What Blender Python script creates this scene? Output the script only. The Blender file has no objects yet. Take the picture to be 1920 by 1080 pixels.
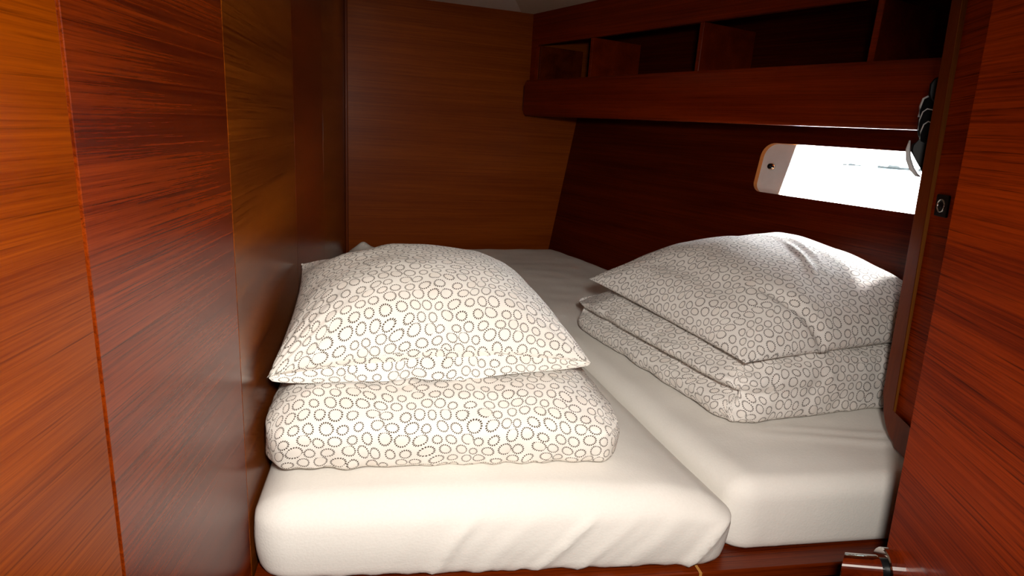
import bpy, bmesh, math, random
from mathutils import Vector, Matrix, noise

# ------------------------------------------------------------ camera, world, lights
scene = bpy.context.scene
CO = scene.collection
H = 0.54                                    # eye height above the mattress tops (z = 0)
cam_data = bpy.data.cameras.new('camera')
cam = bpy.data.objects.new('camera', cam_data); CO.objects.link(cam)
cam_data.sensor_width = 36.0
cam_data.lens = 36.0 * 1150.0 / 1920.0
cam_data.clip_start = 0.02
cam_data.clip_end = 500
cam_rot = Matrix(((0.981426, -0.013219, -0.191387), (-0.181389, 0.262110, -0.947838), (0.062694, 0.964948, 0.254843)))
cam.matrix_world = Matrix.Translation((0, 0, H)) @ cam_rot.to_quaternion().to_matrix().to_4x4()
scene.camera = cam

world = bpy.data.worlds.new('overcast_sky'); scene.world = world
world.use_nodes = True
bg = world.node_tree.nodes['Background']
bg.inputs['Color'].default_value = (0.93, 0.97, 1.0, 1)
bg.inputs['Strength'].default_value = 34.0

# the photographer's flash, just above and right of the lens, aimed low at the nearer bedding
flash_data = bpy.data.lights.new('camera_flash', 'SPOT')
flash_data.energy = 65.0; flash_data.color = (1.0, 0.94, 0.86)
flash_data.shadow_soft_size = 0.045; flash_data.spot_size = math.radians(118); flash_data.spot_blend = 1.0
flash = bpy.data.objects.new('camera_flash', flash_data); CO.objects.link(flash)
flash.location = (0.06, -0.03, H + 0.13)
flash.rotation_euler = (Vector((0.06, 0.85, 0.06)) - flash.location).to_track_quat('-Z', 'Y').to_euler()

# hazy sun low over the water, slanting in through the portlight
sun_data = bpy.data.lights.new('sun', 'SUN'); sun_data.energy = 16.0; sun_data.angle = math.radians(3); sun_data.color = (1.0, 0.97, 0.93)
sun = bpy.data.objects.new('sun', sun_data); CO.objects.link(sun)
sun.location = (6, 2.5, 6)
sun.rotation_euler = Vector((-0.75, -0.31, -0.55)).to_track_quat('-Z', 'Y').to_euler()

scene.view_settings.view_transform = 'Standard'
scene.view_settings.look = 'None'
scene.view_settings.gamma = 1.0
scene.view_settings.use_curve_mapping = False
scene.view_settings.exposure = 0.0

# ------------------------------------------------------------ materials
def new_mat(name):
    m = bpy.data.materials.new(name); m.use_nodes = True
    return m, m.node_tree.nodes, m.node_tree.links, m.node_tree.nodes['Principled BSDF']
def mth(N, L, op, a, b=None, c=None):
    n = N.new('ShaderNodeMath'); n.operation = op
    for i, v in enumerate((a, b, c)):
        if v is None: continue
        if isinstance(v, (int, float)): n.inputs[i].default_value = v
        else: L.new(v, n.inputs[i])
    return n.outputs[0]
def plain(name, col, rough=0.5, metal=0.0, spec=0.5):
    m, N, L, b = new_mat(name)
    tc = N.new('ShaderNodeTexCoord')
    nz = N.new('ShaderNodeTexNoise'); nz.inputs['Scale'].default_value = 60; nz.inputs['Detail'].default_value = 3
    L.new(tc.outputs['Object'], nz.inputs['Vector'])
    mx = N.new('ShaderNodeMix'); mx.data_type = 'RGBA'
    L.new(nz.outputs['Fac'], mx.inputs[0])
    mx.inputs[6].default_value = (col[0]*.93, col[1]*.93, col[2]*.93, 1)
    mx.inputs[7].default_value = (min(1, col[0]*1.05), min(1, col[1]*1.05), min(1, col[2]*1.05), 1)
    L.new(mx.outputs[2], b.inputs['Base Color'])
    b.inputs['Roughness'].default_value = rough
    b.inputs['Metallic'].default_value = metal
    b.inputs['Specular IOR Level'].default_value = spec
    return m
def wood(name, light, dark, axis=0, rough=0.32, fine=1.0, streak=0.85, spec=0.12):
    """Teak veneer; grain runs along local axis (0 = X, 2 = Z)."""
    m, N, L, b = new_mat(name)
    tc = N.new('ShaderNodeTexCoord'); oi = N.new('ShaderNodeObjectInfo')
    off = N.new('ShaderNodeVectorMath'); off.operation = 'MULTIPLY_ADD'
    L.new(oi.outputs['Random'], off.inputs[0]); off.inputs[1].default_value = (7.3, 3.1, 9.7)
    L.new(tc.outputs['Object'], off.inputs[2])
    def stretched(along, across):
        mp = N.new('ShaderNodeMapping')
        sc = [across]*3; sc[axis] = along
        mp.inputs['Scale'].default_value = sc
        L.new(off.outputs[0], mp.inputs['Vector'])
        return mp.outputs[0]
    def nz(vec, detail, rg=0.6, dist=0.0):
        n = N.new('ShaderNodeTexNoise'); n.inputs['Scale'].default_value = 1
        n.inputs['Detail'].default_value = detail; n.inputs['Roughness'].default_value = rg
        n.inputs['Distortion'].default_value = dist
        L.new(vec, n.inputs['Vector']); return n.outputs['Fac']
    broad = nz(stretched(1.2, 16*fine), 3, 0.55, 0.3)
    lines = nz(stretched(2.0, 340*fine), 4, 0.65)
    dashes = nz(stretched(4.0, 330*fine), 3, 0.65)
    pores = nz(stretched(40.0, 900*fine), 2, 0.6)
    a = mth(N, L, 'MULTIPLY_ADD', broad, 0.5, 0.0)
    a = mth(N, L, 'MULTIPLY_ADD', lines, 0.55, a)
    a = mth(N, L, 'MULTIPLY_ADD', pores, 0.16, a)
    r1 = N.new('ShaderNodeMapRange'); L.new(a, r1.inputs[0])
    r1.inputs[1].default_value = 0.48; r1.inputs[2].default_value = 0.74
    ramp = N.new('ShaderNodeMix'); ramp.data_type = 'RGBA'
    L.new(r1.outputs[0], ramp.inputs[0])
    ramp.inputs[6].default_value = (*dark, 1); ramp.inputs[7].default_value = (*light, 1)
    r2 = N.new('ShaderNodeMapRange'); L.new(dashes, r2.inputs[0])
    r2.inputs[1].default_value = 0.55; r2.inputs[2].default_value = 0.70
    r2.inputs[3].default_value = 0.0; r2.inputs[4].default_value = streak
    dk = N.new('ShaderNodeMix'); dk.data_type = 'RGBA'
    L.new(r2.outputs[0], dk.inputs[0]); L.new(ramp.outputs[2], dk.inputs[6])
    dk.inputs[7].default_value = (dark[0]*.30, dark[1]*.28, dark[2]*.3, 1)
    L.new(dk.outputs[2], b.inputs['Base Color'])
    b.inputs['Roughness'].default_value = rough
    b.inputs['Specular IOR Level'].default_value = spec
    return m
def linen_print(name, ground, ring, cell=0.0248, seed=0.0):
    m, N, L, b = new_mat(name)
    uv = N.new('ShaderNodeUVMap'); uv.uv_map = 'UVMap'
    mp = N.new('ShaderNodeMapping'); mp.inputs['Scale'].default_value = (1/cell, 1/cell, 1)
    mp.inputs['Location'].default_value = (seed, seed*.7, 0)
    L.new(uv.outputs[0], mp.inputs['Vector'])
    # gentle warp so that the rows wander and some rings turn oval
    wn = N.new('ShaderNodeTexNoise'); wn.noise_dimensions = '2D'; wn.inputs['Scale'].default_value = 0.36; wn.inputs['Detail'].default_value = 0.0
    L.new(mp.outputs[0], wn.inputs['Vector'])
    w1 = N.new('ShaderNodeVectorMath'); w1.operation = 'MULTIPLY_ADD'
    L.new(wn.outputs['Color'], w1.inputs[0]); w1.inputs[1].default_value = (0.75, 0.75, 0); L.new(mp.outputs[0], w1.inputs[2])
    s0 = N.new('ShaderNodeSeparateXYZ'); L.new(w1.outputs[0], s0.inputs[0])
    # staggered (hexagonal) lattice of jittered ring centres
    lb = mth(N, L, 'MULTIPLY', s0.outputs[1], 1.1547)
    la = mth(N, L, 'MULTIPLY_ADD', s0.outputs[1], -0.57735, s0.outputs[0])
    lv = N.new('ShaderNodeCombineXYZ'); L.new(la, lv.inputs[0]); L.new(lb, lv.inputs[1])
    f1 = N.new('ShaderNodeTexVoronoi'); f1.voronoi_dimensions = '2D'; f1.feature = 'F1'
    f1.inputs['Scale'].default_value = 1.0; f1.inputs['Randomness'].default_value = 0.24
    L.new(lv.outputs[0], f1.inputs['Vector'])
    dif = N.new('ShaderNodeVectorMath'); dif.operation = 'SUBTRACT'
    L.new(lv.outputs[0], dif.inputs[0]); L.new(f1.outputs['Position'], dif.inputs[1])
    sp = N.new('ShaderNodeSeparateXYZ'); L.new(dif.outputs[0], sp.inputs[0])
    ex = mth(N, L, 'MULTIPLY_ADD', sp.outputs[1], 0.5, sp.outputs[0]); ey = mth(N, L, 'MULTIPLY', sp.outputs[1], 0.86603)
    dist = mth(N, L, 'SQRT', mth(N, L, 'ADD', mth(N, L, 'MULTIPLY', ex, ex), mth(N, L, 'MULTIPLY', ey, ey)))
    sr = N.new('ShaderNodeSeparateColor'); L.new(f1.outputs['Color'], sr.inputs[0])
    r = mth(N, L, 'MULTIPLY_ADD', sr.outputs[1], 0.115, 0.295)
    ang = mth(N, L, 'ARCTAN2', ey, ex)
    n = mth(N, L, 'ROUND', mth(N, L, 'MULTIPLY', r, 2*math.pi/0.125))
    wave = mth(N, L, 'COSINE', mth(N, L, 'MULTIPLY', ang, n))
    dd = mth(N, L, 'ABSOLUTE', mth(N, L, 'SUBTRACT', dist, r))
    # dotted ring: the line swells and shrinks along the circle
    wid = mth(N, L, 'MULTIPLY_ADD', wave, 0.036, 0.036)
    q = mth(N, L, 'SUBTRACT', wid, dd)
    mr = N.new('ShaderNodeMapRange'); L.new(q, mr.inputs[0])
    mr.inputs[1].default_value = -0.006; mr.inputs[2].default_value = 0.012
    # a faintly darker wash inside some of the rings
    ins = mth(N, L, 'LESS_THAN', dist, r)
    wash = mth(N, L, 'MULTIPLY', ins, mth(N, L, 'MULTIPLY', sr.outputs[0], 0.35))
    g2 = N.new('ShaderNodeMix'); g2.data_type = 'RGBA'; L.new(wash, g2.inputs[0])
    g2.inputs[6].default_value = (*ground, 1); g2.inputs[7].default_value = (ground[0]*.97, ground[1]*.9, ground[2]*.85, 1)
    mx = N.new('ShaderNodeMix'); mx.data_type = 'RGBA'; L.new(mr.outputs[0], mx.inputs[0])
    L.new(g2.outputs[2], mx.inputs[6]); mx.inputs[7].default_value = (*ring, 1)
    L.new(mx.outputs[2], b.inputs['Base Color'])
    b.inputs['Roughness'].default_value = 0.85; b.inputs['Specular IOR Level'].default_value = 0.15
    nz = N.new('ShaderNodeTexNoise'); nz.inputs['Scale'].default_value = 45; nz.inputs['Detail'].default_value = 3
    L.new(uv.outputs[0], nz.inputs['Vector'])
    bp = N.new('ShaderNodeBump'); bp.inputs['Strength'].default_value = 0.22; bp.inputs['Distance'].default_value = 0.004
    L.new(nz.outputs['Fac'], bp.inputs['Height']); L.new(bp.outputs[0], b.inputs['Normal'])
    return m
def jersey(name, col):
    m, N, L, b = new_mat(name)
    tc = N.new('ShaderNodeTexCoord')
    n1 = N.new('ShaderNodeTexNoise'); n1.inputs['Scale'].default_value = 260; n1.inputs['Detail'].default_value = 4
    n2 = N.new('ShaderNodeTexNoise'); n2.inputs['Scale'].default_value = 14; n2.inputs['Detail'].default_value = 3
    L.new(tc.outputs['Object'], n1.inputs['Vector']); L.new(tc.outputs['Object'], n2.inputs['Vector'])
    mx = N.new('ShaderNodeMix'); mx.data_type = 'RGBA'; L.new(n1.outputs['Fac'], mx.inputs[0])
    mx.inputs[6].default_value = (col[0]*.93, col[1]*.92, col[2]*.91, 1); mx.inputs[7].default_value = (*col, 1)
    L.new(mx.outputs[2], b.inputs['Base Color'])
    b.inputs['Roughness'].default_value = 0.9; b.inputs['Specular IOR Level'].default_value = 0.1
    hs = mth(N, L, 'MULTIPLY_ADD', n2.outputs['Fac'], 1.6, n1.outputs['Fac'])
    bp = N.new('ShaderNodeBump'); bp.inputs['Strength'].default_value = 0.2; bp.inputs['Distance'].default_value = 0.002
    L.new(hs, bp.inputs['Height']); L.new(bp.outputs[0], b.inputs['Normal'])
    return m
def pane_mat(name):
    m = bpy.data.materials.new(name); m.use_nodes = True
    N, L = m.node_tree.nodes, m.node_tree.links
    N.clear()
    o = N.new('ShaderNodeOutputMaterial'); t = N.new('ShaderNodeBsdfTransparent'); g = N.new('ShaderNodeBsdfGlossy')
    g.inputs['Roughness'].default_value = 0.02
    f = N.new('ShaderNodeFresnel'); f.inputs['IOR'].default_value = 1.45
    x = N.new('ShaderNodeMixShader')
    L.new(f.outputs[0], x.inputs[0]); L.new(t.outputs[0], x.inputs[1]); L.new(g.outputs[0], x.inputs[2]); L.new(x.outputs[0], o.inputs[0])
    return m

M = {}
M['teak_amber'] = wood('teak_amber', (0.185, 0.032, 0.0003), (0.095, 0.0125, 0.0002), rough=0.22, streak=0.6, spec=0.10)
M['teak_red']   = wood('teak_red',   (0.165, 0.021, 0.0008), (0.055, 0.0048, 0.0003), rough=0.26, spec=0.26, streak=0.65)
M['teak_brown'] = wood('teak_brown', (0.215, 0.049, 0.0022), (0.060, 0.0095, 0.0005), rough=0.24, spec=0.22)
M['teak_dim']  = wood('teak_dim',  (0.110, 0.0110, 0.0006), (0.046, 0.0032, 0.0003), rough=0.30, streak=0.5)  # same wood, darkened in colour for the weak light on the hull side
M['teak_rail_lit']  = wood('teak_rail_lit',  (0.230, 0.022, 0.0010), (0.110, 0.0080, 0.0004), rough=0.30, streak=0.5)  # lighter copy of the hull-side wood, brighter light put into its colour
M['teak_back']  = wood('teak_back',  (0.260, 0.053, 0.0020), (0.165, 0.027, 0.0010), rough=0.34, streak=0.3)
M['teak_door']  = wood('teak_door',  (0.360, 0.039, 0.0010), (0.155, 0.0125, 0.0005), rough=0.42, spec=0.04)
M['teak_post']  = wood('teak_post',  (0.160, 0.027, 0.0020), (0.105, 0.015, 0.0012), axis=2, rough=0.36, streak=0.2)
M['teak_edge_highlight']  = wood('teak_edge_highlight',  (0.27, 0.090, 0.014), (0.22, 0.068, 0.010), axis=2, rough=0.35, streak=0.1)  # pale tone paints the highlight along the partition edge
M['seam_light'] = plain('seam_light', (0.50, 0.24, 0.06), 0.4)
M['sheet'] = jersey('white_jersey_sheet', (0.86, 0.83, 0.78))
M['print_near'] = linen_print('ring_print_linen', (0.90, 0.86, 0.80), (0.085, 0.062, 0.042), seed=2.3)
M['print_shaded'] = linen_print('ring_print_linen_shaded', (0.84, 0.80, 0.76), (0.085, 0.07, 0.06), seed=8.1)  # same linen, greyed so its colour holds the shade on the hull side
M['headliner'] = plain('headliner_vinyl', (0.80, 0.76, 0.68), 0.7)
M['headliner_dark'] = plain('headliner_vinyl_warm', (0.60, 0.50, 0.38), 0.7)
M['white_plastic'] = plain('white_gelcoat', (0.80, 0.77, 0.76), 0.35)
M['ply_edge'] = plain('varnished_ply_edge', (0.55, 0.20, 0.03), 0.35)
M['chrome'] = plain('polished_chrome', (0.86, 0.85, 0.83), 0.07, 1.0)
M['satin_steel'] = plain('satin_steel', (0.70, 0.68, 0.65), 0.18, 1.0)
M['black_plastic'] = plain('black_plastic', (0.004, 0.004, 0.005), 0.4, 0, 0.2)
M['black_cloth'] = plain('black_fabric', (0.004, 0.004, 0.005), 0.7, 0, 0.1)
M['white_trim'] = plain('white_piping', (0.80, 0.80, 0.82), 0.4)
M['grey_print'] = plain('grey_tab', (0.30, 0.30, 0.31), 0.5)
M['glass'] = pane_mat('clear_acrylic')
M['floor'] = wood('cabin_sole', (0.16, 0.05, 0.01), (0.08, 0.02, 0.004), rough=0.4)
M['far_grey'] = plain('weathered_grey', (0.017, 0.021, 0.021), 0.8)

# ------------------------------------------------------------ object helpers
WM = {}                                   # world matrices of everything built
def link(o, mw, parent=None):
    CO.objects.link(o)
    if o.data is not None:                # a leaning frame may be skewed: keep the skew in the mesh
        l, q, sc = mw.decompose()
        rs = Matrix.LocRotScale(l, q, Vector((1, 1, 1)))
        res = rs.inverted() @ mw
        if max(abs(res[i][j] - (i == j)) for i in range(3) for j in range(3)) > 1e-5: o.data.transform(res)
        mw = rs
    WM[o] = mw
    if parent:
        o.parent = parent
        o.matrix_basis = WM[parent].inverted() @ mw
    else:
        o.matrix_basis = mw
    return o
def tag(o, label=None, cat=None, group=None, kind=None):
    if label: o['label'] = label
    if cat: o['category'] = cat
    if group: o['group'] = group
    if kind: o['kind'] = kind
    return o
def empty(name, loc):
    o = bpy.data.objects.new(name, None); o.empty_display_size = 0.05
    return link(o, Matrix.Translation(loc))
def from_bm(name, bm, mat, mw=Matrix(), parent=None, smooth=False):
    bmesh.ops.recalc_face_normals(bm, faces=bm.faces)
    me = bpy.data.meshes.new(name); bm.to_mesh(me); bm.free()
    me.materials.append(M[mat] if isinstance(mat, str) else mat)
    if smooth:
        for p in me.polygons: p.use_smooth = True
    return link(bpy.data.objects.new(name, me), mw, parent)
def frame(o, x, z):
    """Right-handed frame with origin o, X along x, Z close to z."""
    x = Vector(x).normalized(); z = Vector(z); z = (z - x*z.dot(x)).normalized(); y = z.cross(x)
    m = Matrix((x, y, z)).transposed().to_4x4(); m.translation = Vector(o); return m
def bm_box(bm, lo, hi, bevel=0.0, seg=2):
    g = bmesh.ops.create_cube(bm, size=1.0)
    for v in g['verts']:
        v.co = Vector([(lo[i]+hi[i])/2 + v.co[i]*(hi[i]-lo[i]) for i in range(3)])
    if bevel > 0:
        es = list({e for v in g['verts'] for e in v.link_edges})
        bmesh.ops.bevel(bm, geom=es, offset=bevel, segments=seg, profile=0.5, affect='EDGES')
def box(name, lo, hi, mat, mw=Matrix(), parent=None, bevel=0.0, seg=2, smooth=False):
    bm = bmesh.new(); bm_box(bm, lo, hi, bevel, seg)
    return from_bm(name, bm, mat, mw, parent, smooth)
def prism(name, pts, y0, y1, mat, mw=Matrix(), parent=None, bevel=0.0, seg=2, smooth=False):
    """Outline in local XZ extruded along local Y."""
    bm = bmesh.new()
    a = [bm.verts.new((x, y0, z)) for x, z in pts]; b = [bm.verts.new((x, y1, z)) for x, z in pts]
    bm.faces.new(a); bm.faces.new(b[::-1])
    n = len(pts)
    for i in range(n): bm.faces.new((a[i], b[i], b[(i+1) % n], a[(i+1) % n]))
    if bevel:
        es = [e for e in bm.edges if (e.verts[0] in a and e.verts[1] in a) or (e.verts[0] in b and e.verts[1] in b)]
        bmesh.ops.bevel(bm, geom=es, offset=bevel, segments=seg, profile=0.5, affect='EDGES')
    return from_bm(name, bm, mat, mw, parent, smooth)
def rounded(x0, z0, x1, z1, r, n=6):
    r = r if isinstance(r, (tuple, list)) else (r,)*4
    out = []
    for (cx, cz, a, rr) in ((x0, z0, 180, r[0]), (x1, z0, 270, r[1]), (x1, z1, 0, r[2]), (x0, z1, 90, r[3])):
        sx = 1 if cx == x0 else -1; sz = 1 if cz == z0 else -1
        ox, oz = cx + sx*rr, cz + sz*rr
        if rr <= 0: out.append((cx, cz)); continue
        for k in range(n+1):
            t = math.radians(a + 90*k/n); out.append((ox + rr*math.cos(t), oz + rr*math.sin(t)))
    return out
def plate_with_hole(name, outer, hole, y0, y1, mat, mw, parent=None, inner_mat=None, holes=None):
    bm = bmesh.new()
    loops = [outer] + (holes if holes else [hole])
    for y in (y0, y1):
        edges = []
        for lp in loops:
            vs = [bm.verts.new((x, y, z)) for x, z in lp]
            edges += [bm.edges.new((vs[i], vs[(i+1) % len(vs)])) for i in range(len(vs))]
        bmesh.ops.triangle_fill(bm, edges=edges, use_beauty=True, use_dissolve=False)
    for k, lp in enumerate(loops):
        if inner_mat and k > 0: continue
        a = [bm.verts.new((x, y0, z)) for x, z in lp]; b = [bm.verts.new((x, y1, z)) for x, z in lp]
        for i in range(len(lp)): bm.faces.new((a[i], b[i], b[(i+1) % len(lp)], a[(i+1) % len(lp)]))
    bmesh.ops.remove_doubles(bm, verts=bm.verts, dist=1e-6)
    return from_bm(name, bm, mat, mw, parent)
def tube(bm, pts, rad, n=10, cap=True):
    pts = [Vector(p) for p in pts]; rings = []
    rads = rad if isinstance(rad, (list, tuple)) else [rad]*len(pts)
    ref = Vector((0, 0, 1))
    for i, p in enumerate(pts):
        t = (pts[min(i+1, len(pts)-1)] - pts[max(i-1, 0)]).normalized()
        s = t.cross(ref)
        if s.length < 1e-3: s = t.cross(Vector((1, 0, 0)))
        s.normalize(); u = s.cross(t)
        rings.append([bm.verts.new(p + rads[i]*(math.cos(2*math.pi*k/n)*s + math.sin(2*math.pi*k/n)*u)) for k in range(n)])
    for a, b in zip(rings, rings[1:]):
        for k in range(n): bm.faces.new((a[k], a[(k+1) % n], b[(k+1) % n], b[k]))
    if cap: bm.faces.new(rings[0][::-1]); bm.faces.new(rings[-1])
def smoothstep(a, b, x):
    t = max(0.0, min(1.0, (x-a)/(b-a))); return t*t*(3-2*t)

# ------------------------------------------------------------ the setting
CEIL, FLOOR = 1.015, -0.75
XW = -0.200                                # face of the long left wall
WY0, WY1, KINK = -0.80, 2.72, 0.825        # it turns slightly at KINK
NEAR = Vector((0.090, 0.996, 0)).normalized()
def near_pt(y): return Vector((XW - NEAR.x/NEAR.y*(KINK - y), y, 0))
# structural backing of the left wall, veneer panels standing on it
bm = bmesh.new()
p0, p1, p2 = near_pt(WY0), near_pt(KINK), Vector((XW, WY1 + 0.1, 0))
vs = [(p0.x - .003, p0.y), (p1.x - .003, p1.y), (p2.x - .003, p2.y), (p2.x - .06, p2.y), (p1.x - .06, p1.y), (p0.x - .06, p0.y)]
lo = [bm.verts.new((x, y, FLOOR)) for x, y in vs]; hi = [bm.verts.new((x, y, CEIL + .05)) for x, y in vs]
for q in ((0, 1, 4, 5), (1, 2, 3, 4)):
    bm.faces.new([lo[i] for i in q]); bm.faces.new([hi[i] for i in q][::-1])
for i in range(6): bm.faces.new((lo[i], hi[i], hi[(i+1) % 6], lo[(i+1) % 6]))
wall_left = tag(from_bm('wall_left', bm, 'seam_light'), 'teak veneer wall along the left side of the berth', kind='structure')
def veneer(y0, y1, mat, gap0, gap1):
    near = y1 <= KINK + 1e-4
    a = near_pt(y0) if near else Vector((XW, y0, 0))
    b = near_pt(y1) if near else Vector((XW, y1, 0))
    d = (b - a).normalized(); a = a + d*gap0; b = b - d*gap1
    n = (b - a).length
    box('veneer_panel', (0, -0.0, FLOOR), (n, 0.004, CEIL), mat, frame((a.x, a.y, 0), d, (0, 0, 1)), wall_left, 0.0006, 1)
veneer(WY0, 0.508, 'teak_amber', 0.0, 0.0022)
veneer(0.508, KINK, 'teak_red', 0.0022, 0.0007)
veneer(KINK, 1.345, 'teak_brown', 0.0007, 0.0006)
veneer(1.345, 1.87, 'teak_red', 0.0006, 0.0003)
veneer(1.87, WY1, 'teak_brown', 0.0003, 0.0)  # separate tone paints the back wall's reflection at this end
# cove trim in the far left corner
box('trim_1', (0, 0, FLOOR), (0.012, 0.012, CEIL), 'teak_post', Matrix.Translation((XW, 2.683, 0)), None, 0.003)
tag(bpy.data.objects['trim_1'], 'dark corner strip between left wall and back wall', kind='structure')

BA, BB = Vector((-0.30, 2.684, 0)), Vector((1.30, 2.920, 0))       # back wall, slightly skewed
bd = (BB - BA).normalized()
tag(box('wall_back', (0, 0, FLOOR), ((BB-BA).length, 0.05, CEIL + .05), 'teak_back', frame(BA, bd, (0, 0, 1))),
    'plain teak veneer wall at the head of the berth', kind='structure')

# ceiling: pale headliner and a warmer outboard strip
SA, SB = Vector((0.545, 2.80, 0)), Vector((-0.56, -0.8, 0))
def slab(name, pts, z0, z1, mat):
    bm = bmesh.new()
    a = [bm.verts.new((x, y, z0)) for x, y in pts]; b = [bm.verts.new((x, y, z1)) for x, y in pts]
    bm.faces.new(a); bm.faces.new(b[::-1])
    for i in range(len(pts)): bm.faces.new((a[i], b[i], b[(i+1) % len(pts)], a[(i+1) % len(pts)]))
    return from_bm(name, bm, mat)
ceil_seam0, ceil_seam1 = (0.560, 2.96), (-0.70, -0.85)
tag(slab('ceiling', [(-0.7, -0.85), (0.44, 2.50), (0.575, 2.96), (-0.7, 2.96)], CEIL, CEIL + .04, 'headliner'), 'pale headliner ceiling over the berth', kind='structure')
tag(slab('ceiling', [(-0.7, -0.85), (2.27, -0.85), (0.90, 2.91), (0.575, 2.96), (0.44, 2.50)], CEIL - .001, CEIL + .04, 'headliner_dark'), 'warmer headliner strip above the shelf side', kind='structure')
tag(slab('floor', [(-0.7, -0.9), (2.06, -0.9), (0.70, 2.9), (-0.7, 2.9)], FLOOR - .04, FLOOR, 'floor'), 'dark cabin sole below the berth', kind='structure')
tag(box('wall_front', (-0.7, -0.85, FLOOR), (2.26, -0.80, CEIL), 'teak_red'), 'teak bulkhead behind the photographer', kind='structure')

# hull side: a liner panel leaning outboard, with the long portlight
PB = Vector((0.743, 2.838, -0.006)); PT = Vector((0.828, 2.850, 0.569))
hd = Vector((math.sin(math.radians(20)), -math.cos(math.radians(20)), 0))     # towards the camera
HM = frame(PB, hd, PT - PB)                                                  # local Y = outboard?
OUT = 1.0 if (HM.to_3x3() @ Vector((0, 1, 0))).x > 0 else -1.0
W0, W1, WZ0, WZ1 = 1.062, 1.700, 0.394, 0.552
hole = rounded(W0, WZ0, W1, WZ1, (0.030, 0.05, 0.05, 0.045), 8)
wall_right = plate_with_hole('wall_right', [(-0.12, -0.80), (3.95, -0.80), (3.95, 1.06), (-0.12, 1.06)], hole, 0.0, OUT*0.016, 'teak_dim', HM, inner_mat=True)
tag(wall_right, 'teak hull liner with dim light in its colour, leaning outwards around the portlight', kind='structure')
def ring_strip(name, lp, y0, y1, mat, mw, parent, grow=0.0):
    bm = bmesh.new()
    a = [bm.verts.new((x, y0, z)) for x, z in lp]; b = [bm.verts.new((x, y1, z)) for x, z in lp]
    for i in range(len(lp)): bm.faces.new((a[i], b[i], b[(i+1) % len(lp)], a[(i+1) % len(lp)]))
    return from_bm(name, bm, mat, mw, parent)
win = tag(empty('window_1', HM @ Vector((W0, OUT*.02, WZ0))), 'long narrow portlight glaring white with daylight', kind='structure')
ring_strip('window_reveal', hole, -OUT*0.0005, OUT*0.017, 'ply_edge', HM, win)
gl = [(W0 + .088, WZ0 - .012), (W1 - .03, WZ0 - .012), (W1 - .03, WZ1 + .012), (W0 + .108, WZ1 + .012)]
plate_with_hole('window_frame', [(W0 - .04, WZ0 - .05), (W1 + .05, WZ0 - .05), (W1 + .05, WZ1 + .05), (W0 - .04, WZ1 + .05)], gl, OUT*0.017, OUT*0.034, 'white_plastic', HM, win)
prism('pane', [(x, z) for x, z in gl], OUT*0.022, OUT*0.026, 'glass', HM, win)
kc = HM @ Vector((W0 + 0.040, OUT*0.017, (WZ0+WZ1)/2 + .006))
km = HM.to_3x3().to_4x4(); km.translation = kc
def lathe(name, prof, mat, mw, parent=None, n=28, smooth=True):
    """Profile (radius, along local -Y*OUT) spun round local Y."""
    bm = bmesh.new(); rings = []
    for r, y in prof: rings.append([bm.verts.new((max(r, 1e-5)*math.cos(2*math.pi*k/n), y, max(r, 1e-5)*math.sin(2*math.pi*k/n))) for k in range(n)])
    for a, b in zip(rings, rings[1:]):
        for k in range(n): bm.faces.new((a[k], a[(k+1) % n], b[(k+1) % n], b[k]))
    bmesh.ops.remove_doubles(bm, verts=bm.verts, dist=1e-5)
    return from_bm(name, bm, mat, mw, parent, smooth)
kn = lathe('snap_stud', [(0, -OUT*.012), (.006, -OUT*.012), (.010, -OUT*.009), (.0125, -OUT*.003), (.0135, 0)], 'chrome', km, win)
lathe('stud_cap', [(0, -OUT*.018), (.005, -OUT*.017), (.0085, -OUT*.0135), (.0085, -OUT*.009)], 'black_plastic', km, kn)

# ------------------------------------------------------------ shelf unit along the hull
F0 = Vector((0.557, 2.806, 0)); FM = frame(F0, hd, (0, 0, 1))       # local X towards the camera, Y across
INB = -OUT
shelf = tag(empty('wall_shelf', F0 + Vector((0, 0, 0.59))), 'teak open shelf, light and shade in its tones, with dividers and deep rounded front rail above the portlight', 'shelf')
LEN = 2.15
# lower front rail, rounded all round, standing proud of the frame above
def yr(a, b): return (min(OUT*a, OUT*b), max(OUT*a, OUT*b))
prism('front_rail', rounded(0.006, 0.588, LEN, 0.738, (0.024, 0.01, 0.01, 0.024), 8), 0, OUT*0.034, 'teak_rail_lit', FM, shelf, 0.009, 4, True)
prism('top_rail', [(0.0, 0.885), (LEN, 0.885), (LEN, CEIL - .001), (0.0, CEIL - .001)], OUT*.030, OUT*0.048, 'teak_rail_lit', FM, shelf)
# end stile whose inner edge is rounded into the first opening
st = [(0.0, 0.730), (0.040, 0.730), (0.040, 0.860)]
for k in range(7):
    t = math.radians(90*k/6); st.append((0.040 + 0.025*(1-math.cos(t)), 0.860 + 0.025*math.sin(t)))
st += [(0.0, 0.885)]
prism('end_stile', st, 0.0305*OUT, OUT*0.0475, 'teak_rail_lit', FM, shelf)
for x in (0.435, 0.985, 1.535):
    y0, y1 = yr(.031, .27)
    box('divider', (x - .008, y0, 0.737), (x + .008, y1, 0.8845), 'teak_rail_lit', FM, shelf, 0.001, 1)
y0, y1 = yr(.010, .24); box('bottom_board', (0.02, y0, 0.600), (LEN, y1, 0.620), 'teak_dim', FM, shelf, 0.001, 1)
y0, y1 = yr(.0345, .27); box('shelf_board', (0.01, y0, 0.722), (LEN, y1, 0.736), 'teak_dim', FM, shelf, 0.001, 1)
# panel closing the compartment next to the back wall
y0, y1 = yr(.050, .36); box('end_panel', (0.040, y0, 0.737), (0.052, y1, 0.884), 'teak_red', FM, shelf, 0.001, 1)

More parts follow.
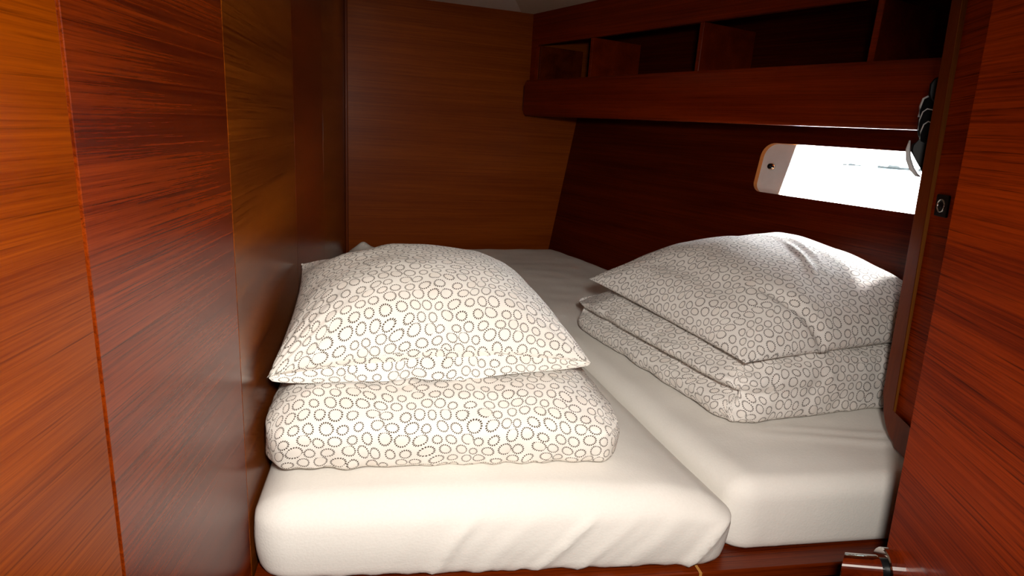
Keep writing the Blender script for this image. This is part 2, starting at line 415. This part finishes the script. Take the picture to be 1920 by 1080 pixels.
# ------------------------------------------------------------ partition with rounded edge, beside the open door
pd = Vector((-0.304, -0.953, 0)).normalized()                       # from the far edge towards the camera
PZ = Vector((0.024, 0.080, 0.777)).normalized()
P0 = Vector((0.955, 0.945, 0.0))
PM = Matrix(((pd.x, 0, PZ.x, P0.x), (pd.y, 0, PZ.y, P0.y), (pd.z, 0, PZ.z, P0.z), (0, 0, 0, 1)))
pn = PZ.cross(pd).normalized()
for i in range(3): PM[i][1] = pn[i]
PIN = 1.0 if pn.x < 0 else -1.0             # local Y sign that faces the berth/camera side
part = tag(empty('partition_panel', P0), 'teak partition with rounded solid edge standing between portlight and open door', 'partition')
TOPZ = 1.045
prism('veneer_face', [(0.038, 0.058), (0.62, 0.058), (0.62, TOPZ), (0.038, TOPZ)], -PIN*0.030, PIN*0.0, 'teak_door', PM, part)
edge = [(0.0385, TOPZ), (0.0385, 0.0575), (0.62, 0.0575), (0.62, 0.004), (0.075, 0.004)]
for k in range(1, 9):
    t = math.radians(270 - 90*k/8); edge.append((0.075 + 0.075*math.cos(t), 0.079 + 0.075*math.sin(t)))
edge += [(0.0, TOPZ)]
prism('edge_trim', edge, -PIN*0.040, PIN*0.009, 'teak_post', PM, part, 0.008, 4)
# pale line, edge highlight put into its colour, where trim and veneer meet
prism('highlight_bead', [(0.0365, 0.0600), (0.0392, 0.0600), (0.0392, TOPZ), (0.0365, TOPZ)], 0.0, PIN*0.0085, 'teak_edge_highlight', PM, part)
def pm_at(x, y, z):
    m = PM.copy(); m.translation = PM @ Vector((x, y, z)); return m
cm = pm_at(0.076, 0, 0.455)
cat = prism('door_catch', rounded(-0.019, -0.019, 0.019, 0.019, 0.002, 2), 0, PIN*0.004, 'black_plastic', cm, part, 0.0008, 1)
lathe('catch_ring', [(.0095, PIN*.0035), (.0098, PIN*.0058), (.0112, PIN*.0062), (.0120, PIN*.0055), (.0122, PIN*.0035)], 'satin_steel', cm, cat)
lathe('catch_button', [(0, PIN*.0055), (.006, PIN*.0052), (.0078, PIN*.0045), (.008, PIN*.0035)], 'black_plastic', cm, cat)

# ------------------------------------------------------------ open cabin door
dd = Vector((-0.30, -0.954, 0)).normalized()
DZ = Vector((-0.060, 0.0, 0.998)).normalized()
D0 = Vector((0.722, 0.660, 0.0))
dn = DZ.cross(dd).normalized()
zz = DZ
DM = Matrix(((dd.x, dn.x, zz.x, D0.x), (dd.y, dn.y, zz.y, D0.y), (dd.z, dn.z, zz.z, D0.z), (0, 0, 0, 1)))
DIN = 1.0 if dn.x < 0 else -1.0
door = tag(prism('door_1', rounded(0.0, FLOOR + .01, 0.66, CEIL - .012, 0.004, 2), -DIN*0.026, 0, 'teak_door', DM, None, 0.0008, 1),
           'open teak cabin door with a polished steel knob', kind='structure')
hm = DM.copy(); hm.translation = DM @ Vector((0.034, 0, -0.040))
hnd = lathe('door_handle', [(0, 0), (.030, 0), (.030, DIN*.018), (.0288, DIN*.020), (.0, DIN*.020)], 'chrome', hm, door, 40, False)
lathe('handle_gap', [(.0155, DIN*.0195), (.0155, DIN*.0265)], 'black_plastic', hm, hnd, 32)
bm = bmesh.new(); n = 40
ra = [bm.verts.new((.0185*math.cos(2*math.pi*k/n), DIN*.026, .0185*math.sin(2*math.pi*k/n))) for k in range(n)]
rb = [bm.verts.new((.0185*math.cos(2*math.pi*k/n), DIN*(.073 + .010*math.cos(2*math.pi*k/n)), .0185*math.sin(2*math.pi*k/n))) for k in range(n)]
for k in range(n): bm.faces.new((ra[k], ra[(k+1) % n], rb[(k+1) % n], rb[k]))
bm.faces.new(ra[::-1]); bm.faces.new(rb)
bmesh.ops.bevel(bm, geom=[e for e in bm.edges if e.verts[0] in rb and e.verts[1] in rb], offset=0.0015, segments=2, profile=.5, affect='EDGES')
from_bm('handle_knob', bm, 'chrome', hm, hnd)

# ------------------------------------------------------------ berth base
BZ = -0.134
base = tag(empty('berth_base', (0.4, 0.80, FLOOR)), 'teak berth base with a raised front ledge under both mattresses', 'bed base')
def plan_slab(name, pts, z0, z1, mat, parent, bevel=0.0, mw=None):
    bm = bmesh.new()
    a = [bm.verts.new((x, y, z0)) for x, y in pts]; b = [bm.verts.new((x, y, z1)) for x, y in pts]
    bm.faces.new(a[::-1]); bm.faces.new(b)
    for i in range(len(pts)): bm.faces.new((a[i], a[(i+1) % len(pts)], b[(i+1) % len(pts)], b[i]))
    if bevel: bmesh.ops.bevel(bm, geom=list(bm.edges), offset=bevel, segments=3, profile=.5, affect='EDGES')
    return from_bm(name, bm, mat, Matrix(), parent)
plan_slab('base_board', [(-0.197, 0.80), (1.40, 0.80), (0.76, 2.70), (-0.197, 2.66)], BZ - .03, BZ, 'teak_red', base)
LM0 = frame((-0.198, 0.768, 0), (1.0, -0.012, 0), (0, 0, 1))
box('front_ledge', (0, 0, BZ - .026), (0.690, 0.06, BZ - .0005), 'teak_red', LM0, base, 0.003, 2)
box('front_ledge', (0.694, 0, BZ - .026), (1.54, 0.06, BZ - .0005), 'teak_red', LM0, base, 0.003, 2)
box('joint_strip', (0.6895, 0.0015, BZ - .025), (0.6945, 0.058, BZ - .002), 'seam_light', LM0, base)
box('front_panel', (0, 0.030, FLOOR), (1.48, 0.048, BZ - .026), 'teak_dim', LM0, base)

# ------------------------------------------------------------ soft things
def soft_box(name, quad, z0, z1, r, mat, res, disp=None, parent=None, rb=0.015, rp=None):
    """Rounded block over a plan quad (FL, FR, BR, BL); disp(p, n, s, t, w) -> new point.
       s, t in 0..1 over the quad, w in 0..1 over the height."""
    FL, FR, BR, BL = [Vector((*q, 0)) for q in quad]
    a = ((FR-FL).length + (BR-BL).length)/2; b = ((BL-FL).length + (BR-FR).length)/2; c = z1 - z0
    nx, ny, nz = max(4, int(a/res)), max(4, int(b/res)), max(6, int(c/res))
    idx = {}; verts = []; faces = []; uvs = []
    r = min(r, c*0.6); rp = max(rp or r, r)
    def sp(k, n, d): return d*k/n
    def vert(i, j, k):
        key = (i, j, k)
        if key in idx: return idx[key]
        x, y, z = sp(i, nx, a), sp(j, ny, b), sp(k, nz, c)
        cx_, cy_ = min(max(x, rp), a - rp), min(max(y, rp), b - rp)
        dx, dy = x - cx_, y - cy_
        ln = math.hypot(dx, dy)
        if abs(dx) > 1e-9 and abs(dy) > 1e-9:
            # square corner -> round corner: keep the ring index (max norm) as the radius
            rho = max(abs(dx), abs(dy)); nx_, ny_ = dx/ln, dy/ln
            dx, dy = nx_*rho, ny_*rho; ln = rho
        elif ln > 1e-9: nx_, ny_ = dx/ln, dy/ln
        else: nx_, ny_ = 0.0, 0.0
        dl = rp - ln                        # distance in from the outline
        nv = Vector((nx_, ny_, 0)) if dl < 1e-6 else Vector((0, 0, 1 if z > c/2 else -1))
        rr, top = (r, True) if z > min(c - r, c/2) and z > rb else (rb, False)
        if rr > 0 and dl < rr and (z > c - rr if top else z < rr):
            v0 = rr - dl; v1 = (z - (c - rr)) if top else (rr - z)
            h = math.hypot(v0, v1)
            if h > 1e-9:
                # square edge -> round edge
                m_ = max(v0, v1); u0, u1 = v0/h*m_, v1/h*m_
                dl = rr - u0; z = (c - rr) + u1 if top else rr - u1
                nv = Vector((nx_*v0/h, ny_*v0/h, (v1 if top else -v1)/h))
        nn = nv
        e = Vector((cx_ + nx_*(rp - dl), cy_ + ny_*(rp - dl), z))
        s, t, w = e.x/a, e.y/b, e.z/c
        pl = FL*(1-s)*(1-t) + FR*s*(1-t) + BR*s*t + BL*(1-s)*t
        pos = Vector((pl.x, pl.y, z0 + e.z))
        if disp: pos = disp(pos, nn, s, t, w)
        idx[key] = len(verts); verts.append(pos); return idx[key]
    drop = {}
    def down(i, j, k):                     # cloth length from the top edge down to level k
        if k >= nz: return 0.0
        if (i, j, k) not in drop:
            drop[(i, j, k)] = down(i, j, k+1) + (verts[vert(i, j, k)] - verts[vert(i, j, k+1)]).length
        return drop[(i, j, k)]
    def uv_of(i, j, k, face):
        x, y = sp(i, nx, a), sp(j, ny, b)
        if face in ('top', 'bot'): return (x, y)
        if face == 'front': return (x, -down(i, j, k))
        if face == 'back': return (x, b + down(i, j, k))
        if face == 'left': return (-down(i, j, k), y)
        return (a + down(i, j, k), y)
    def quadf(keys, face):
        faces.append([vert(*k) for k in keys]); uvs.extend([uv_of(*k, face) for k in keys])
    for i in range(nx):
        for j in range(ny):
            quadf([(i, j, nz), (i+1, j, nz), (i+1, j+1, nz), (i, j+1, nz)], 'top')
            quadf([(i, j, 0), (i, j+1, 0), (i+1, j+1, 0), (i+1, j, 0)], 'bot')
    for k in range(nz):
        for i in range(nx):
            quadf([(i, 0, k), (i+1, 0, k), (i+1, 0, k+1), (i, 0, k+1)], 'front')
            quadf([(i, ny, k), (i, ny, k+1), (i+1, ny, k+1), (i+1, ny, k)], 'back')
        for j in range(ny):
            quadf([(0, j, k), (0, j, k+1), (0, j+1, k+1), (0, j+1, k)], 'left')
            quadf([(nx, j, k), (nx, j+1, k), (nx, j+1, k+1), (nx, j, k+1)], 'right')
    return finish(name, verts, faces, uvs, mat, parent)
def finish(name, verts, faces, uvs, mat, parent=None):
    org = Vector((sum(v.x for v in verts)/len(verts), sum(v.y for v in verts)/len(verts), min(v.z for v in verts)))
    me = bpy.data.meshes.new(name)
    me.from_pydata([v - org for v in verts], [], faces)
    lay = me.uv_layers.new(name='UVMap')
    flat = [c for uv in uvs for c in uv]
    lay.data.foreach_set('uv', flat)
    me.polygons.foreach_set('use_smooth', [True]*len(me.polygons))
    me.materials.append(M[mat]); me.update()
    return link(bpy.data.objects.new(name, me), Matrix.Translation(org), parent)
def nz3(p, f, seed=0.0): return noise.noise(Vector((p.x*f + seed, p.y*f + seed*1.7, p.z*f - seed)))
def ridge(p, f, seed=0.0):
    return 1.0 - abs(noise.noise(Vector((p.x*f + seed, p.y*f - seed, p.z*f + seed*.3))))*2.0

# mattresses ---------------------------------------------------------------
def disp_left(p, n, s, t, w):
    q = p.copy()
    # crowned top, soft belly on the front and on the side that meets its neighbour
    q.z += 0.010*math.sin(math.pi*min(1, max(0, s)))*smoothstep(0.6, 1, w) - 0.004*smoothstep(0.6, 1, w)
    q += Vector((n.x, n.y, 0))*0.010*math.sin(math.pi*w)
    # big rolled-over shoulder at the right front
    sh = smoothstep(0.78, 1.0, s)*(1 - smoothstep(0.02, 0.45, t))
    q.z -= 0.022*sh*sh*smoothstep(0.5, 1, w)
    # gathered sheet folds running diagonally over the front
    m = (1 - smoothstep(0.03, 0.07, t))*smoothstep(0.18, 0.50, s)*(1-smoothstep(.60, .90, w))
    if m > 0.001:
        x = s*0.71; z = w*0.13
        warp = 0.030*noise.noise(Vector((x*7, z*7, 3.1)))
        c = (x*0.80 - z*0.62 + warp)
        f = (1-abs(math.sin(c*math.pi/0.062)))**3.0*(0.25+1.2*max(0, noise.noise(Vector((c*13, z*3, 7)))+.2))
        f2 = (1-abs(math.sin((c + .013)*math.pi/0.023)))**2*0.22*(.5 + noise.noise(Vector((c*20, z*9, 1))))
        q += Vector((n.x*.3, -1.0, 0))*0.0115*m*(f + f2 - 0.1)
    q.z += 0.0035*nz3(p, 5, 2)*smoothstep(0.7, 1, w) + 0.0012*nz3(p, 16, 5)
    # sheet bunched into a small peak in the far left corner
    g = math.exp(-(((p.x + 0.125)/0.030)**2 + ((p.y - 2.63)/0.03)**2))
    q.z += 0.030*g*smoothstep(.7, 1, w)
    # hem rolled under at the bottom
    if w < 0.06: q += Vector((n.x, n.y, 0))*0.003*math.sin(s*90)
    q.x = max(q.x, -0.1955 if q.y > KINK else near_pt(q.y).x + .0055)
    return q
m1 = soft_box('mattress', [(-0.190, 0.812), (0.548, 0.768), (0.285, 2.690), (-0.190, 2.650)], BZ, 0.0, 0.040, 'sheet', 0.0075, disp_left)
tag(m1, 'mattress in white fitted sheet against the left wall, gathered folds on its front', 'mattress', 'berth mattresses')
def disp_right(p, n, s, t, w):
    q = p.copy()
    q += Vector((n.x, n.y, 0))*0.004*math.sin(math.pi*w)
    q.z += (0.004*nz3(p, 4, 9) + 0.002*nz3(p, 13, 4))*smoothstep(0.6, 1, w)
    # dragged creases towards the partition foot
    c = (p.y - 0.92) + 0.22*(p.x - 0.9)
    q.z += 0.004*math.exp(-(c/0.012)**2)*smoothstep(0.62, 0.9, p.x)*smoothstep(.8, 1, w)
    q.z += 0.003*math.exp(-((c - .035)/0.010)**2)*smoothstep(0.66, 0.9, p.x)*smoothstep(.8, 1, w)
    if t < .05:                            # two short tucks at the lower edge
        for x0 in (0.60, 0.655):
            q.y -= 0.004*math.exp(-((p.x - x0 - .02*w)/0.003)**2)*(1 - smoothstep(.1, .38, w))
    return q
m2 = soft_box('mattress', [(0.562, 0.800), (1.420, 0.790), (0.735, 2.760), (0.295, 2.700)], BZ, -0.004, 0.032, 'sheet', 0.0085, disp_right)
tag(m2, 'greyer looking white-sheeted mattress on the hull side under the portlight', 'mattress', 'berth mattresses')

# folded duvets ------------------------------------------------------------
def disp_duvet_left(p, n, s, t, w):
    q = p.copy()
    # front roll: fullest below the middle
    if n.y < -0.05: q.y -= 0.016*math.sin(math.pi*min(1, w*1.05))*(-n.y)
    q.z -= 0.020*smoothstep(0.12, 0.0, t)*smoothstep(.5, 1, w)*0.6
    q.z -= 0.030*smoothstep(0.80, 1.0, s)*smoothstep(.4, 1, w)
    q.z -= 0.018*smoothstep(0.14, 0.0, s)*smoothstep(.4, 1, w)
    q.z += 0.005*nz3(p, 7, 3)*smoothstep(.3, 1, w)
    q += n*(0.0030*nz3(p, 22, 8) + 0.0012*ridge(p, 30, 4))
    # puckers along the lower front hem
    if t < .1: q.y += 0.003*math.sin(s*70 + 2*math.sin(s*9))*(1 - smoothstep(.0, .35, w))
    # fold line on the right-hand end
    if n.x > 0.3: q.x -= 0.010*math.exp(-((w - .55)/.09)**2)*n.x
    q.z = max(q.z, 0.0085); q.x = max(q.x, -0.1965 if q.y > KINK else near_pt(q.y).x + .0045)
    return q
d1 = soft_box('folded_duvet', [(-0.192, 0.880), (0.383, 0.864), (0.392, 1.70), (-0.190, 1.66)], 0.006, 0.124, 0.050, 'print_near', 0.006, disp_duvet_left)
tag(d1, 'folded cream duvet with dotted rings, lying against the left wall', 'duvet', 'folded duvets')
def disp_duvet_right(p, n, s, t, w):
    q = p.copy()
    # two rolls with a deep groove along the inboard side
    gz = 0.46 - 0.06*t
    g = math.exp(-((w - gz)/0.085)**2)
    fr = (1 - smoothstep(0.0, .05, s))
    if n.x < 0: q += Vector((1, .12, 0))*0.040*g*fr*min(1, -n.x*1.4)
    if n.y < 0: q.y += 0.018*g*(1 - smoothstep(0.05, 0.17, s))*(-n.y)
    q += Vector((n.x, n.y, 0))*0.008*abs(math.sin(math.pi*w*2))*(1-smoothstep(.2, .5, s))
    # upper roll reaches further back than the lower
    q.y += 0.030*smoothstep(.5, .8, w)*smoothstep(.8, 1, t)
    q.z -= 0.020*smoothstep(0.22, 0.0, s)*smoothstep(.6, 1, w)
    q.z -= 0.030*smoothstep(0.80, 1.0, t)*smoothstep(.5, 1, w)
    q.z += 0.005*nz3(p, 7, 13)*smoothstep(.3, 1, w)
    q += n*(0.0035*nz3(p, 20, 18) + 0.0014*ridge(p, 28, 14))
    # bunched corner
    bc = math.exp(-((s - .03)/.06)**2 - ((t - .01)/.06)**2)
    q += n*0.010*bc*noise.noise(Vector((p.x*45, p.y*45, p.z*60)))
    q.z = max(q.z, 0.001)
    return q
d2 = soft_box('folded_duvet', [(0.650, 0.985), (1.190, 1.060), (1.060, 1.700), (0.510, 1.600)], 0.000, 0.130, 0.050, 'print_shaded', 0.006, disp_duvet_right)
tag(d2, 'folded cream duvet, shade greyed into its colour, with dotted rings, showing its layered fold, on the hull side', 'duvet', 'folded duvets')

# pillows ------------------------------------------------------------------
def pillow(name, quad, size, up, down, bow, floor_z, mat, disp, n=110, pk=2.6, q=0.62):
    FL, FR, BR, BL = [Vector(c) for c in quad]
    verts = []; faces = []; uvk = []
    def plan(u, v):
        s, t = (u+1)/2, (v+1)/2
        return FL*(1-s)*(1-t) + FR*s*(1-t) + BR*s*t + BL*(1-s)*t
    grid = {}
    for side in (1, -1):
        for i in range(n+1):
            for j in range(n+1):
                # cosine spacing rounds the rim
                u = -math.cos(math.pi*i/n)*0.5 + (2*i/n - 1)*0.5; v = -math.cos(math.pi*j/n)*0.5 + (2*j/n - 1)*0.5
                rim = i in (0, n) or j in (0, n)
                if side < 0 and rim: grid[(side, i, j)] = grid[(1, i, j)]; continue
                uu = u*(1 - bow[0]*(1 - v*v)*abs(u)); vv = v*(1 - bow[1]*(1 - u*u)*abs(v))
                p = plan(uu, vv)
                T = ((1 - abs(u)**pk)*(1 - abs(v)**pk))**q
                p.z += T*(up if side > 0 else -down)
                p = disp(p, u, v, side, T)
                if p.z < floor_z(p): p.z = floor_z(p) + 0.0004*T
                grid[(side, i, j)] = len(verts); verts.append(p)
        for i in range(n):
            for j in range(n):
                k = [(i, j), (i+1, j), (i+1, j+1), (i, j+1)]
                if side < 0: k = k[::-1]
                faces.append([grid[(side, *c)] for c in k])
                uvk += [(side, *c) for c in k]
    # lay the print on by arc length from the middle of each face, so that no ring is stretched
    UV = {}
    for side in (1, -1):
        h = n//2
        for j in range(n+1):
            for rng in (range(h, n), range(h, 0, -1)):
                acc = 0.0; UV[(side, h, j, 0)] = 0.0
                for i in rng:
                    d = 1 if rng.step > 0 else -1
                    acc += d*(verts[grid[(side, i+d, j)]] - verts[grid[(side, i, j)]]).length; UV[(side, i+d, j, 0)] = acc
        for i in range(n+1):
            for rng in (range(h, n), range(h, 0, -1)):
                acc = 0.0; UV[(side, i, h, 1)] = 0.0
                for j in rng:
                    d = 1 if rng.step > 0 else -1
                    acc += d*(verts[grid[(side, i, j+d)]] - verts[grid[(side, i, j)]]).length; UV[(side, i, j+d, 1)] = acc
    uvs = [(UV[(sd, i, j, 0)], UV[(sd, i, j, 1)] + (0 if sd > 0 else 1.0)) for sd, i, j in uvk]
    return finish(name, verts, faces, uvs, mat)
def disp_p1(p, u, v, side, T):
    q = p.copy()
    if side > 0:
        # radiating tension wrinkles at the corners, a few long soft folds
        cr = (abs(u)*abs(v))**2
        a = math.atan2(v - math.copysign(1.05, v), u - math.copysign(1.05, u))
        q.z += 0.006*cr*math.sin(a*26)*T**.5
        q.z += 0.010*nz3(p, 5.5, 21)*T + 0.003*nz3(p, 17, 3)*T**.5
        # crease climbing from the middle of the opening
        c = u - 0.02 + 0.10*(v + 1)
        q.z += 0.008*math.exp(-(c/0.035)**2)*smoothstep(-0.35, -0.95, v)
        q.z -= 0.024*math.exp(-((u + .62)/.30)**2 - ((v - .72)/.35)**2)
        # slack ridge near the far left corner
        c2 = (u + 0.62) - 0.35*(v - .4)
        q.z += 0.004*math.exp(-(c2/0.06)**2)*smoothstep(0.0, .7, v)*T**.3
    # the open end gapes: its upper edge lifts towards the middle
    q.z += 0.030*(1 - u*u)**.8*smoothstep(0.1, -1.0, v)*(1 if side > 0 else smoothstep(-.93, -1, v))
    return q
p1 = pillow('pillow', [(-0.188, 0.928, 0.142), (0.355, 0.985, 0.136), (0.325, 1.520, 0.150), (-0.191, 1.330, 0.232)], (0.58, 0.56), 0.122, 0.045, (0.05, 0.03), lambda p: 0.1275, 'print_near', disp_p1)
tag(p1, 'plump cream pillow with dotted rings, open hem facing forward, nearest the left wall', 'pillow', 'ring-print pillows')
# turned-in hem of the pillowcase opening, seen below the upper edge
verts, faces, uvs = [], [], []
NU, NV = 120, 14
for i in range(NU+1):
    s = i/NU
    b0 = Vector((-0.186, 0.934, 0.141)).lerp(Vector((0.352, 0.990, 0.136)), s)
    m = math.sin(math.pi*s)
    gape = 0.030*(4*s*(1-s))**.8
    ry = b0.y + 0.0080*(4*s*(1-s))           # where the upper edge runs
    drop = 0.5 + 0.5*smoothstep(.44, .36, s)
    for j in range(NV+1):
        t = j/NV
        y = ry + 0.010*m**.5*(1 - t) - 0.012*m**.5*t - 0.008*math.sin(math.pi*t)*m**.5
        y += 0.007*noise.noise(Vector((s*8, t*2.0, 4)))*m - 0.012*smoothstep(.40, .46, s)*t*m*smoothstep(1, .75, s)
        z = (b0.z + gape - 0.001)*(1 - t) + ((0.1275 + 0.004*noise.noise(Vector((s*6, 1, 2)))*m - 0.003*drop)*m**.35 + (b0.z - .003)*(1 - m**.35))*t
        verts.append(Vector((b0.x, y, max(z, 0.121))))
for i in range(NU):
    for j in range(NV):
        k = [(i, j), (i+1, j), (i+1, j+1), (i, j+1)]
        faces.append([a*(NV+1)+b for a, b in k]); uvs += [(a/NU*.56 + .3, -b/NV*.05 + .4) for a, b in k]
finish('pillowcase_hem', verts, faces, uvs, 'print_near', p1)

def disp_p2(p, u, v, side, T):
    q = p.copy()
    if side > 0:
        cr = (abs(u)*abs(v))**2
        a = math.atan2(v - math.copysign(1.05, v), u - math.copysign(1.05, u))
        q.z += 0.006*cr*math.sin(a*24)*T**.5
        q.z += 0.005*nz3(p, 5.0, 41)*T + 0.0035*nz3(p, 15, 31)*T**.5
        q.z += 0.030*smoothstep(.25, 1.0, u)*T**.45 + 0.006*math.exp(-((u + .35)/.35)**2)*T
        # folded-in corner towards the camera: a sharp crease with a dip behind
        c = (u + 0.42) + 0.55*(v + 0.80)
        q.z -= 0.016*math.exp(-(c/0.05)**2)*smoothstep(-.45, -.8, v)*smoothstep(-.95, -.5, u)
        c3 = (u - 0.12) - 0.5*(v + .2)
        q.z += 0.007*math.exp(-(c3/0.03)**2)*math.exp(-((v + .25)/.3)**2)
        c4 = (u - 0.30) - 0.5*(v + .1)
        q.z += 0.005*math.exp(-(c4/0.03)**2)*math.exp(-((v + .1)/.3)**2)
        q.z -= 0.010*math.exp(-((u + .72)/.10)**2)*smoothstep(1, .2, abs(v))
    return q
p2 = pillow('pillow', [(0.655, 0.980, 0.136), (1.250, 1.085, 0.158), (1.140, 1.680, 0.225), (0.525, 1.560, 0.150)], (0.60, 0.60), 0.128, 0.055, (0.06, 0.05), lambda p: 0.1345 - 0.02*smoothstep(.68, .56, p.x), 'print_shaded', disp_p2)
tag(p2, 'cream pillow, shade greyed into its colour, with dotted rings, sunlit on top, below the portlight', 'pillow', 'ring-print pillows')

# ------------------------------------------------------------ gear hanging behind the partition edge
G0 = Vector((1.050, 1.100, 0.598))
gx = Vector((0.723, -0.690, 0)); GM = frame(G0, gx, (0, 0, 1)); PX = 0.00126
def gpts(pts): return [(x*PX, -y*PX) for x, y in pts]
gear = tag(empty('hanging_gear', G0 - Vector((0, 0, 0.11))), 'black bundle with white curved piping hanging at the partition edge over the portlight', 'gear')
GM2 = GM
ub = prism('strap_block', gpts([(-9, -44), (-10, -58), (-6, -66), (6, -72), (22, -79), (60, -79), (60, -30), (2, -30), (-6, -36)]), -0.014, 0.030, 'black_plastic', GM2, gear, 0.003, 2)
prism('grey_tab', gpts([(12, -69), (19, -71), (19, -58), (12, -57)]), -0.0155, -0.013, 'grey_print', GM2, ub)
bd_ = prism('bundle_body', gpts([(-12, -40), (4, -44), (60, -40), (60, 30), (6, 34), (-6, 30), (-13, 12), (-16, -12), (-16, -32)]), -0.012, 0.034, 'black_cloth', GM2, gear, 0.006, 3, True)
def piping(pts, r=0.0013):
    bm = bmesh.new(); tube(bm, [(x*PX, -0.0125, -y*PX) for x, y in pts], r, 8)
    return from_bm('piping', bm, 'white_trim', GM2, bd_, True)
piping([(-12, 12), (-13, -4), (-11, -16), (-6, -21), (1, -20), (8, -12), (16, 2), (20, 8)], 0.0011)
piping([(-7, 26), (-8, 14), (-6, 3), (-1, -2), (5, 0), (12, 8), (18, 16)], 0.0012)
piping([(-15, -8), (-16, -24), (-14, -36), (-8, -40)], 0.0020)
fl = prism('lower_flap', gpts([(-16, 34), (-4, 26), (2, 20), (60, 20), (60, 90), (12, 84), (2, 70), (-8, 56), (-16, 44)]), -0.010, 0.026, 'black_plastic', GM2, gear, 0.004, 2)
bm = bmesh.new(); tube(bm, [(x*PX, 0.004, -y*PX) for x, y in ((-20, 28), (-20, 42), (-16, 58), (-9, 72), (0, 82), (6, 84))], [0.0015, 0.0042, 0.0052, 0.0050, 0.0036, 0.001], 10)
from_bm('white_edge', bm, 'white_trim', GM2, fl, True)
bm = bmesh.new(); tube(bm, [GM.inverted() @ Vector(p) for p in ((1.012, 1.020, 0.70), (1.040, 1.035, 0.702), (1.075, 1.065, 0.695), (1.080, 1.070, 0.680))], 0.003, 8)
from_bm('hook', bm, 'satin_steel', GM, gear, True)

# ------------------------------------------------------------ small ceiling downlight over the head of the berth
cl = tag(empty('ceiling_light', (-0.04, 2.36, CEIL)), 'small round downlight in the ceiling near the far left corner', 'light')
YM = Matrix.Translation((-0.04, 2.36, CEIL)) @ Matrix.Rotation(math.radians(90), 4, 'X')
lathe('light_ring', [(.030, 0.0), (.036, 0.0), (.034, -.006), (.028, -.006), (.028, -.001)], 'satin_steel', YM, cl)
me_, N_, L_, b_ = new_mat('lamp_diffuser')
b_.inputs['Base Color'].default_value = (.8, .78, .7, 1); b_.inputs['Emission Color'].default_value = (1, 0.86, 0.62, 1); b_.inputs['Emission Strength'].default_value = 22.0
M['lamp'] = me_
lathe('diffuser', [(0, -.004), (.020, -.0038), (.0275, -.002)], 'lamp', YM, cl)

# ------------------------------------------------------------ harbour seen through the portlight, washed out by daylight
def moored_boat(loc, ln, label, mast):
    root = tag(empty('moored_boat', loc), label, 'boat', 'boats beyond the portlight')
    fm = frame(loc, (0.75, -0.66, 0), (0, 0, 1))
    bm = bmesh.new(); rings = []
    for k in range(9):
        t = k/8; w = 0.16*ln*math.sin(math.pi*(0.12 + 0.88*t))**.6 if t < 1 else .02
        x = ln*(t - .5); sh = 0.05*ln*(1 + .5*(2*t - 1)**2)
        rings.append([bm.verts.new(c) for c in ((x, -w, sh), (x, -w*.7, -.01*ln), (x, w*.7, -.01*ln), (x, w, sh))])
    for a, b in zip(rings, rings[1:]):
        for k in range(4): bm.faces.new((a[k], a[(k+1) % 4], b[(k+1) % 4], b[k]))
    bm.faces.new(rings[0]); bm.faces.new(rings[-1][::-1])
    from_bm('hull', bm, 'far_grey', fm, root)
    prism('cabin', [(-.2*ln, .05*ln), (.2*ln, .05*ln), (.12*ln, .11*ln), (-.17*ln, .12*ln)], -.08*ln, .08*ln, 'far_grey', fm, root, .01*ln, 2)
    if mast:
        bm = bmesh.new(); tube(bm, [(0, 0, .1*ln), (0, 0, .55*ln)], .006*ln, 6); from_bm('mast', bm, 'far_grey', fm, root)
M['water'] = plain('harbour_water', (0.10, 0.13, 0.14), 0.12)
tag(slab('water', [(3.2, -30), (70, -30), (70, 75), (3.2, 75)], -0.30, -0.06, 'water'), 'bright harbour water outside the portlight', kind='structure')
moored_boat((15.8, 19.4, -0.05), 0.6, 'faint small boat alone towards the middle of the portlight', False)
moored_boat((16.75, 18.55, -0.05), 1.0, 'faint pale boat at the right end of the portlight', False)
moored_boat((17.65, 17.75, -0.05), 1.0, 'faint boat half hidden behind the hanging gear', False)
